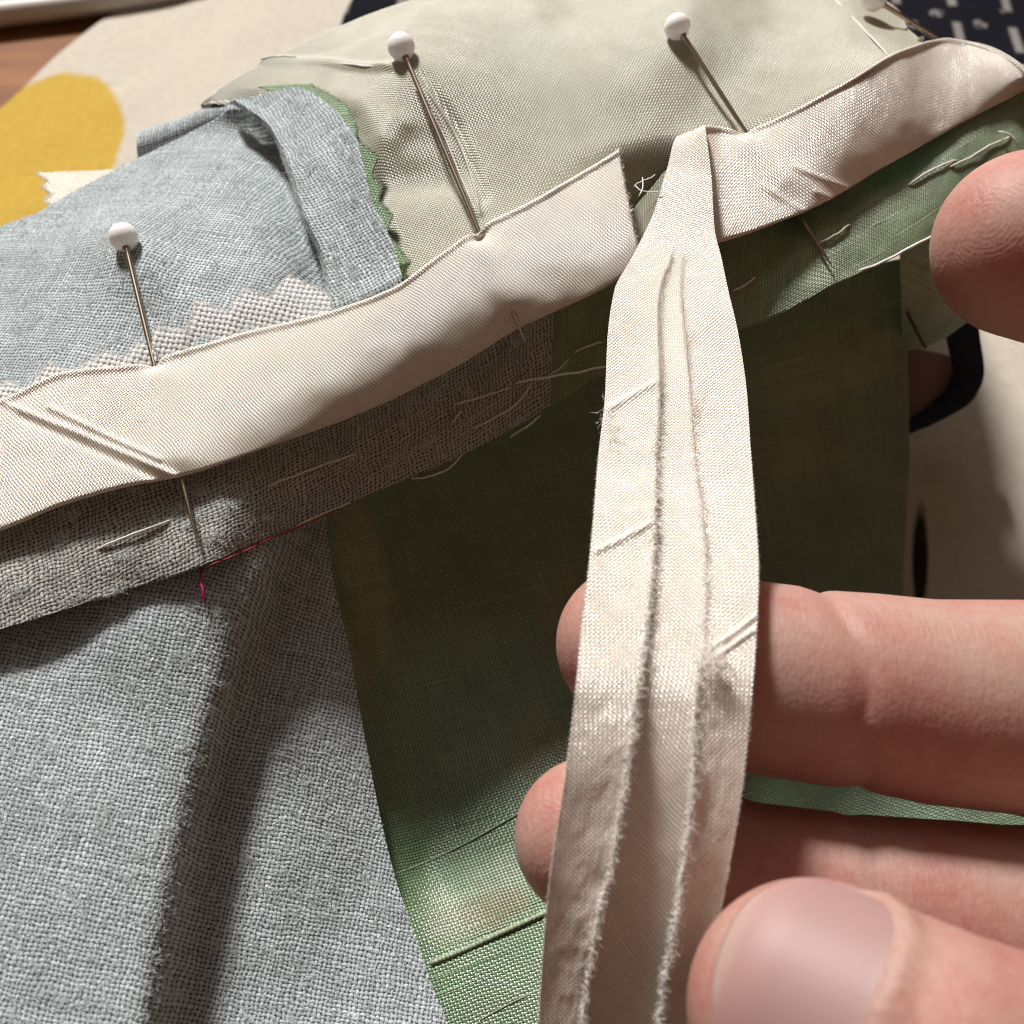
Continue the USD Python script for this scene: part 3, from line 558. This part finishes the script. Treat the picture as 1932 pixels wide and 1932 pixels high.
cloth('tape_strip', tape2, P, 'ivory_tape', .55, 'strip', 38, (.8, 8), 47, bulge=z, label='pinned length of the tape leading off to the right')
HELD = np.array([(1296, 276, 1330, 262, 128.5, 127.5), (1280, 258, 1330, 236, 125.6, 124.8), (1259, 318, 1342, 332, 122.4, 121.6), (1232, 405, 1348, 430, 118.7, 118.0), (1196, 480, 1362, 492, 115.6, 115.2), (1160, 548, 1376, 560, 113.1, 112.6), (1147, 640, 1394, 640, 109.8, 109.4),
                 (1143, 740, 1408, 740, 105.8, 105.3), (1130, 860, 1416, 860, 101, 100.4), (1122, 960, 1424, 970, 96.6, 96), (1111, 1080, 1430, 1080, 92.6, 92), (1098, 1190, 1426, 1190, 89.7, 89), (1086, 1320, 1416, 1320, 87.2, 86.8),
                 (1066, 1480, 1400, 1480, 86.3, 86.1), (1047, 1600, 1382, 1590, 86.4, 86.2), (1032, 1720, 1358, 1720, 86.9, 86.8), (1022, 1850, 1318, 1850, 87.6, 87.6), (1014, 2010, 1296, 2010, 88.3, 88.3)], float)
FL = [.5, .5, .5, .47, .42, .39, .38, .38, .38, .375, .375, .365, .35, .335, .335, .30, .29, .27]
FR = [.5, .5, .5, .53, .57, .59, .60, .61, .64, .68, .70, .715, .69, .73, .74, .755, .79, .80]
k = np.concatenate([[0], np.cumsum(np.hypot(np.diff(HELD[:, 1] + HELD[:, 3]) / 2, 2.))]); k /= k[-1]; m = 420; tt = np.linspace(0, 1, m)
HH = PchipInterpolator(k, HELD)(tt); fl = PchipInterpolator(k, FL)(tt); fr = PchipInterpolator(k, FR)(tt)
jag = lambda sd: .022 * (fbm(np.column_stack([tt * 60, tt * 0 + sd, tt * 0]), 3, sd) - .5) * np.clip(tt * 4, 0, 1)
fl, fr = fl + jag(3), fr + jag(9)
def held(s, lift):
    """Rows down the held tape; s (m, n) is the share of its width."""
    L, R = HH[:, None, [0, 1, 4]], HH[:, None, [2, 3, 5]]
    P = L * (1 - s[..., None]) + R * s[..., None]
    P[..., 2] -= lift
    P[..., 2] += (.8 * np.sin(math.pi * s) * np.clip(tt * 3 - .4, 0, 1)[:, None])
    return P
s = np.linspace(0, 1, 90)[None].repeat(m, 0)
cloth('tape_back', tape2, held(s, 0), 'ivory_tape', .2, 'local', 45, (.3, 6), 51, label='back of the held tape, showing tan in the channel between its folded edges')
grow = np.clip((tt - .12) / .16, 0, 1)[:, None]; rise = np.clip((tt - .11) / .07, 0, 1)[:, None] ** .8
for side in (0, 1):
    w = np.linspace(0, 1, 60)[None]
    s = (fl[:, None] * w) if side == 0 else (1 - (1 - fr[:, None]) * w)
    s = s + (-.004 if side == 0 else .004) * (1 - w)
    wob = .5 * (fbm(np.dstack([w.repeat(m, 0) * 3, tt[:, None].repeat(60, 1) * 26, np.zeros((m, 60)) + side * 9]), 3, 60 + side) - .4) * w
    lift = -.25 + .47 * rise + .75 * grow * w ** 1.4 + wob * grow + (.22 if side else .0) * rise * (1 - grow)
    lines = [[(1150, 772), (1200, 742), (1300, 690)], [(1126, 1040), (1180, 1015), (1270, 965)]] if side == 0 else [[(1290, 1258), (1370, 1205), (1424, 1165)], [(1310, 1268), (1385, 1215), (1424, 1190)]]
    P = held(s, lift)
    z = tape_ridges(P, lines, .26, 6)
    _, FV, FN = cloth('folded_edge', tape2, P, 'ivory_tape', .2, 'local', 45 if side else -42, (.3, 5), 71 + side, bulge=z, label=('left' if side == 0 else 'right') + ' raw edge of the held tape folded inwards')
    e = FV[60:, -1]; fibres('fray', tape2, e.repeat(9, 0) + rng.normal(size=(len(e) * 9, 3)) * .00008, FN[60:, -1].repeat(9, 0) * .6 + (RT if side == 0 else -RT) * .6, .75, .030, 'silk_fray', .9, 21 + side)
    o = FV[150:, 0]; fibres('fuzz', tape2, o.repeat(2, 0), FN[150:, 0].repeat(2, 0) * .2 + (-RT if side == 0 else RT), .22, .02, 'silk_fray', .8, 31 + side)
# a fluffy clump where the tape was pieced
c = pt(1345, 1246, 86.6); fibres('fray', tape2, c + rng.normal(size=(260, 3)) * np.array([.0008, .0008, .0005]), np.tile(-FW, (260, 1)), 1.0, .035, 'silk_fray', 1.2, 77)
c = pt(1150, 800, 102.8); fibres('fray', tape2, c + rng.normal(size=(120, 3)) * np.array([.0004, .0016, .0009]), np.tile(-RT, (120, 1)), .9, .03, 'silk_fray', .9, 78)

# ------------------------------------------------------------------ linen fuzz
def scatter(V, N, n, seed, clump=0):
    g = np.random.default_rng(seed); m0, n0 = V.shape[:2]; i, j = g.uniform(0, m0 - 2, n), g.uniform(0, n0 - 2, n)
    if clump:
        ci, cj = g.uniform(0, m0 - 2, clump), g.uniform(0, n0 - 2, clump); w = g.integers(0, clump, n); i, j = ci[w] + g.normal(size=n) * 2.0, cj[w] + g.normal(size=n) * 2.0
        i, j = np.clip(i, 0, m0 - 2), np.clip(j, 0, n0 - 2)
    a, b = i.astype(int), j.astype(int); fi, fj = (i - a)[:, None], (j - b)[:, None]
    return V[a, b] * (1 - fi) * (1 - fj) + V[a + 1, b] * fi * (1 - fj) + V[a, b + 1] * (1 - fi) * fj + V[a + 1, b + 1] * fi * fj, N[a, b]
for V, N, n, c, sd in ((LV, LN, 12000, 160, 1), (SV, SN, 4000, 30, 2), (WV, WN, 18000, 420, 3), (BV[:70], BN[:70], 5000, 30, 4)):
    fibres('fuzz', piece, *scatter(V, N, n, sd), .55, .030, 'linen_fuzz', 1.1, sd + 40)
    fibres('fuzz', piece, *scatter(V, N, n // 2, sd + 9, c), .6, .034, 'linen_fuzz', 1.4, sd + 60)

# ------------------------------------------------------------------ pins
def pin(i, label):
    h, a, b = (pt(*q) for q in PINS[i])
    d = b - h; d /= np.linalg.norm(d)
    x = UsdGeom.Xform.Define(stage, numbered('/World/dressmaking_pin'))
    up0 = np.array([0, 0, 1.0]); e1 = np.cross(up0, d); e1 /= np.linalg.norm(e1); e2 = np.cross(d, e1)
    q = (.93, 1, .86, 1)[i]
    x.AddTransformOp().Set(Gf.Matrix4d(*e1, 0, *e2, 0, *(d * q), 0, *h, 1))
    return setdata(x.GetPrim(), label=label, category='pin', group='white headed pins'), x
LABELS = ['white headed pin stuck through the tape over the grey linen at the left', 'white headed pin with a long dark shaft over the cream silk beside the linen strip',
          'white headed pin stuck in the tape near its twist', 'white headed pin at the upper right with its head cut by the picture edge']
proto, _ = pin(0, LABELS[0])
s = trimesh.creation.icosphere(4, .00162); s.vertices[:, 2] *= 1.06
usdkit.mesh(stage, str(proto.GetPath()) + '/head', s, '/World/Looks/pearl_white', smooth=True)
zz = np.array([.001, .0018, .0019, .008, .02, .034, .038, .041, .042]); rr = np.array([.00048, .00044, .00029, .00029, .00029, .00028, .00021, .0001, .00001])
v, f = tube_mesh(np.column_stack([zz * 0, zz * 0, zz]), rr, 14)
usdkit.mesh(stage, str(proto.GetPath()) + '/shaft', (v, f), '/World/Looks/pin_steel', smooth=True)
for i in (1, 2, 3):
    p, x = pin(i, LABELS[i]); p.GetReferences().AddInternalReference(proto.GetPath()); p.SetInstanceable(True)
    setdata(p, label=LABELS[i])

# ------------------------------------------------------------------ the dark garment edge at the right
gar = thing('dark_garment', 'curled navy garment edge with mauve inside beside the green lining', 'garment', (.07, .12, .01))
o = [(1838, 560, 152), (1850, 642, 156), (1857, 700, 158.5), (1838, 752, 160), (1786, 788, 161.5), (1724, 816, 163), (1650, 845, 164)]
i_ = [(1770, 560, 156), (1786, 642, 159.5), (1797, 700, 161.5), (1782, 734, 163), (1745, 764, 164), (1700, 796, 165), (1640, 830, 166)]
P = loft([o, i_], 120, 24); P[..., 2] -= .8 * np.sin(np.linspace(0, math.pi, 24))[:, None]
cloth('navy_edge', gar, P, 'navy_cloth', .8, 'strip', 0, (.6, 6), 91)
P = loft([[(1690, 650, 159), (1740, 662, 158), (1790, 672, 160), (1825, 700, 163)], [(1680, 790, 164), (1735, 790, 164), (1790, 765, 165), (1822, 735, 165)]], 60, 40)
cloth('mauve_inside', gar, P, 'mauve_cloth', .6, 'plane', 0, (.8, 6), 92)

# ------------------------------------------------------------------ the hand
def cc(px, py, d): return np.array([(px - H2) / H2 * TAN * d, -(py - H2) / H2 * TAN * d, d])
FING = dict(
    middle=[(1198, 1215, 98.6, 7.1), (1300, 1245, 98.8, 8.0), (1430, 1277, 99, 8.6), (1560, 1296, 99.2, 8.7), (1645, 1304, 99.4, 8.85), (1760, 1322, 99.8, 9.2), (1932, 1332, 100.5, 9.7), (2300, 1400, 106, 10.5)],
    index=[(1120, 1580, 97, 7.0), (1220, 1618, 97, 7.5), (1400, 1682, 97.2, 7.8), (1600, 1712, 97.5, 8.1), (1780, 1735, 98, 8.6), (1932, 1755, 98.5, 9.0), (2300, 1790, 105, 10.5)],
    thumb=[(1542, 1912, 78, 9.2), (1640, 1960, 76, 9.25), (1760, 2016, 73.5, 9.2), (2050, 2140, 74, 10.2), (2400, 2000, 96, 13)],
    ring=[(1938, 462, 110, 9.2), (2040, 490, 110, 9.3), (2150, 530, 109, 9.6), (2400, 800, 107, 11)],
    palm=[(2420, 820, 108, 12), (2430, 1400, 109, 15), (2400, 1850, 106, 16)])
def sdf_chain(p, ch):
    best = np.full(p.shape[:-1], 1e9, np.float32)
    for q0, q1 in zip(ch[:-1], ch[1:]):
        a, b = cc(*q0[:3]), cc(*q1[:3]); ab = b - a
        t = np.clip(((p - a) @ ab) / (ab @ ab), 0, 1)
        best = np.minimum(best, np.linalg.norm(p - a - t[..., None] * ab, axis=-1) - (q0[3] + (q1[3] - q0[3]) * t))
    return best
def surface_nets(F, org, h):
    s = F < 0; nx, ny, nz = F.shape
    cnt = np.zeros((nx - 1, ny - 1, nz - 1)); acc = np.zeros((nx - 1, ny - 1, nz - 1, 3))
    cells = [slice(0, -1), slice(1, None)]
    corners = [(i, j, k) for i in (0, 1) for j in (0, 1) for k in (0, 1)]
    for c in corners:
        for ax in range(3):
            if c[ax]: continue
            d = list(c); d[ax] = 1
            A, B = F[tuple(cells[q] for q in c)], F[tuple(cells[q] for q in d)]
            x = (A < 0) != (B < 0); t = np.where(x, A / np.where(x, A - B, 1), 0)
            cnt += x
            for q in range(3): acc[..., q] += x * (c[q] + (t if q == ax else 0))
    act = cnt > 0; idx = np.full(cnt.shape, -1); idx[act] = np.arange(act.sum())
    P = (np.argwhere(act) + acc[act] / cnt[act][:, None]) * h + org
    quads = []
    for ax in range(3):
        a = [slice(None)] * 3; b = [slice(None)] * 3; a[ax], b[ax] = slice(0, -1), slice(1, None)
        x = s[tuple(a)] != s[tuple(b)]; ins = s[tuple(a)]
        e = np.argwhere(x); o = [q for q in range(3) if q != ax]
        ok = (e[:, o[0]] > 0) & (e[:, o[1]] > 0) & (e[:, o[0]] < F.shape[o[0]] - 1) & (e[:, o[1]] < F.shape[o[1]] - 1); e = e[ok]
        def at(d0, d1):
            q = e.copy(); q[:, o[0]] += d0; q[:, o[1]] += d1; return idx[tuple(q.T)]
        Q = np.stack([at(-1, -1), at(0, -1), at(0, 0), at(-1, 0)], 1)
        flip = ins[tuple(e.T)] ^ (ax == 1); Q[~flip] = Q[~flip][:, ::-1]
        quads.append(Q)
    return P, np.vstack(quads)
h = .62
org = np.array([-8., -78, 58]); dims = (np.array([92., 42, 128]) - org) / h
G = np.stack(np.meshgrid(*[np.arange(int(d)) * h + o for d, o in zip(dims, org)], indexing='ij'), -1).astype(np.float32)
ds = [sdf_chain(G, c) for c in FING.values()]
# thumb nail frame
a_tip, a_nx = cc(*FING['thumb'][0][:3]), cc(*FING['thumb'][2][:3]); TA = a_tip - a_nx; TA /= np.linalg.norm(TA)
view = -a_tip / np.linalg.norm(a_tip); TN = view + np.array([0., .30, 0]); TN -= TA * (TN @ TA); TN /= np.linalg.norm(TN); TB = np.cross(TN, TA)
if TB[1] < 0: TB = -TB
def nail_pt(s, th, r=0.0):
    """Point over the thumb: s mm towards the tip from the tip joint, th radians round it."""
    R = 9.25
    sag = np.where(s > 1.5, (s - 1.5) ** 2 * .055, 0) 
    return a_tip + s[..., None] * TA + ((R + r - sag) * np.cos(th) - .0)[..., None] * TN + ((R + r) * np.sin(th) * 1.0)[..., None] * TB
w_ = np.linspace(-.92, .92, 33); ridge = []
prox = -5.6 + 2.2 * (np.abs(w_) / .92) ** 3
fold = np.vstack([nail_pt(np.linspace(-.5, -3.4, 14), np.full(14, -.97)), nail_pt(prox, w_), nail_pt(np.linspace(-3.4, -.5, 14), np.full(14, .97))])
dn = np.full(G.shape[:3], 1e9, np.float32)
from scipy.spatial import cKDTree
near = np.abs(ds[2]) < 3
qd, qi = cKDTree(fold).query(G[near]); lw = len(fold); ends = np.minimum(np.arange(lw), np.arange(lw)[::-1])
dn[near] = qd - (.6 * np.clip(ends / 9., .0, 1) - .5 * (ends < 2))[qi]
def smin(a, b, k):
    t = np.clip(.5 + .5 * (b - a) / k, 0, 1); return b * (1 - t) + a * t - k * t * (1 - t)
ds[2] = smin(ds[2], dn, 1.2)
F = ds[0]
for d in ds[1:]: F = smin(F, d, 1.6)
# joint creases on the two fingers
def crease(px, py, d, wdt, depth_, ch, sl=.12):
    c = cc(px, py, d); x = G[..., 0] - c[0] + sl * (G[..., 1] - c[1]) + .5 * np.sin(G[..., 1] * .6)
    return depth_ * np.exp(-(x / wdt) ** 2) * (ds[ch] < 2) * (np.abs(G[..., 1] - c[1]) < 11)
F = F + crease(1640, 1300, 90, .55, .5, 0) + crease(1615, 1300, 90, .4, .22, 0) + crease(1700, 1720, 88, .6, .3, 1)
P, Q = surface_nets(F.astype(float), org, h)
tm = trimesh.Trimesh(P, np.vstack([Q[:, [0, 1, 2]], Q[:, [0, 2, 3]]]), process=False)
trimesh.smoothing.filter_taubin(tm, iterations=8)
def to_world(p): return EYE + p[:, :1] * 1e-3 * RT + p[:, 1:2] * 1e-3 * UP + p[:, 2:] * 1e-3 * FW
hv = to_world(tm.vertices)
tw = trimesh.Trimesh(hv, tm.faces, process=False)
if tw.volume < 0: tw.invert()
def skin():
    g = Graph(); o = '@' + g.n('texture_coordinate') + '.object'; mm = '@' + g.n('vector_math', math_type='scale', vector1=o, scale=1000.) + '.vector'
    blot = g.noise(mm, .09, 3, .55); fine = g.noise(mm, 1.2, 4, .6)
    c = g.mix(g.rng(blot, .36, .64, 0., 1.), (.40, .25, .205), (.37, .155, .13))
    c = g.mix(g.rng(fine, .35, .75, 0., .35), c, (.47, .33, .27))
    c = g.mix(g.rng(g.noise(mm, .35, 3, .6), .55, .72, 0., .35), c, (.38, .17, .14))
    lines = g.noise('@' + g.n('mapping', mapping_type='point', vector=mm, scale=(3.4, .35, .35)) + '.vector', 1., 4, .65)
    vo = g.n('voronoi_texture', vector=mm, scale=2.2)
    ridge = None
    for q in (FING['ring'][0], FING['middle'][0], FING['index'][0]):
        w = to_world(cc(*q[:3])[None])[0] * 1e3
        e = g.n('vector_math', math_type='distance', vector1=mm, vector2=tuple(map(float, w + np.array([-7., -3, 6]))))
        d = g.m('multiply_add', f'@{e}.value', 12.5, g.m('multiply', g.noise(mm, .22, 2), 9.))
        k = g.m('multiply', g.m('sine', d), g.rng(f'@{e}.value', 9., 13., 1., 0.))
        ridge = k if ridge is None else g.m('add', ridge, k)
    hgt = g.m('add', g.m('multiply', lines, .85), g.m('multiply', f'@{vo}.distance', .3)); hgt = g.m('multiply_add', ridge, .045, hgt)
    nrm = '@' + g.n('bump', height=hgt, distance=.00011, strength=.9) + '.normal'
    b = g.n('principled_bsdf', base_color=c, roughness=.55, specular_ior_level=.35, subsurface_weight=.3, subsurface_scale=.0015, subsurface_radius=(1., .35, .2), normal=nrm); g.done('skin', f'@{b}.BSDF')
    g = Graph(); o = '@' + g.n('texture_coordinate') + '.UV'; x = g.n('separate_xyz', vector=o)
    tip = g.rng(g.m('add', f'@{x}.x', g.m('multiply', g.noise(o, .3, 2), .8)), 4.3, 5.2, 0., .5, 'smoothstep'); luna = g.rng(f'@{x}.x', -4.9, -4.0, .35, 0., 'smoothstep')
    c = g.mix(tip, (.37, .20, .185), (.44, .30, .24)); c = g.mix(luna, c, (.42, .26, .23))
    st = g.noise('@' + g.n('mapping', mapping_type='point', vector=o, scale=(.1, 6, 1)) + '.vector', 1., 2)
    b = g.n('principled_bsdf', base_color=c, roughness=.52, specular_ior_level=.35, coat_weight=.0, coat_roughness=.3, subsurface_weight=.2, subsurface_scale=.0015, normal='@' + g.n('bump', height=st, distance=.00004, strength=.6) + '.normal'); g.done('nail', f'@{b}.BSDF')
skin()
hand = emit('person', None, tw.vertices, tw.faces, 'skin', label='bare hand from the right, fingers and thumb holding the twisted tape', category='person')
ns, nt = 40, 50
S0 = np.linspace(0, 1, ns)[:, None]; W0 = np.linspace(-1, 1, nt)[None]
free = 5.4 - 3.0 * np.abs(W0) ** 2.4; cut = -5.3 + 2.0 * np.abs(W0) ** 3
S = cut * (1 - S0) + free * S0
WA = W0 * .9 * (1 - .14 * S0 ** 3)
NP = nail_pt(S, WA, .28 + 0 * S)
NPb = nail_pt(S, WA, -.15 + 0 * S)
T = np.dstack([S, W0.repeat(ns, 0) * 8]).reshape(-1, 2)
Vv = np.vstack([to_world(NP.reshape(-1, 3)), to_world(NPb.reshape(-1, 3))]); f = grid_faces(ns, nt)
ring = np.concatenate([np.arange(nt), np.arange(1, ns) * nt + nt - 1, (ns - 1) * nt + np.arange(nt - 2, -1, -1), np.arange(ns - 2, 0, -1) * nt])
rim = np.stack([ring, np.roll(ring, -1), np.roll(ring, -1) + ns * nt, ring + ns * nt], 1)
ctr = to_world(a_tip[None])[0]
n0 = np.cross(Vv[f[900, 1]] - Vv[f[900, 0]], Vv[f[900, 2]] - Vv[f[900, 0]])
if n0 @ (Vv[f[900, 0]] - ctr) < 0: f = f[:, ::-1]; rim = rim[:, ::-1]
emit('thumb_nail', hand, Vv, np.vstack([f, f[:, ::-1] + ns * nt, rim]), 'nail', uv=np.vstack([T, T]), label='pink thumb nail with a pale free edge')
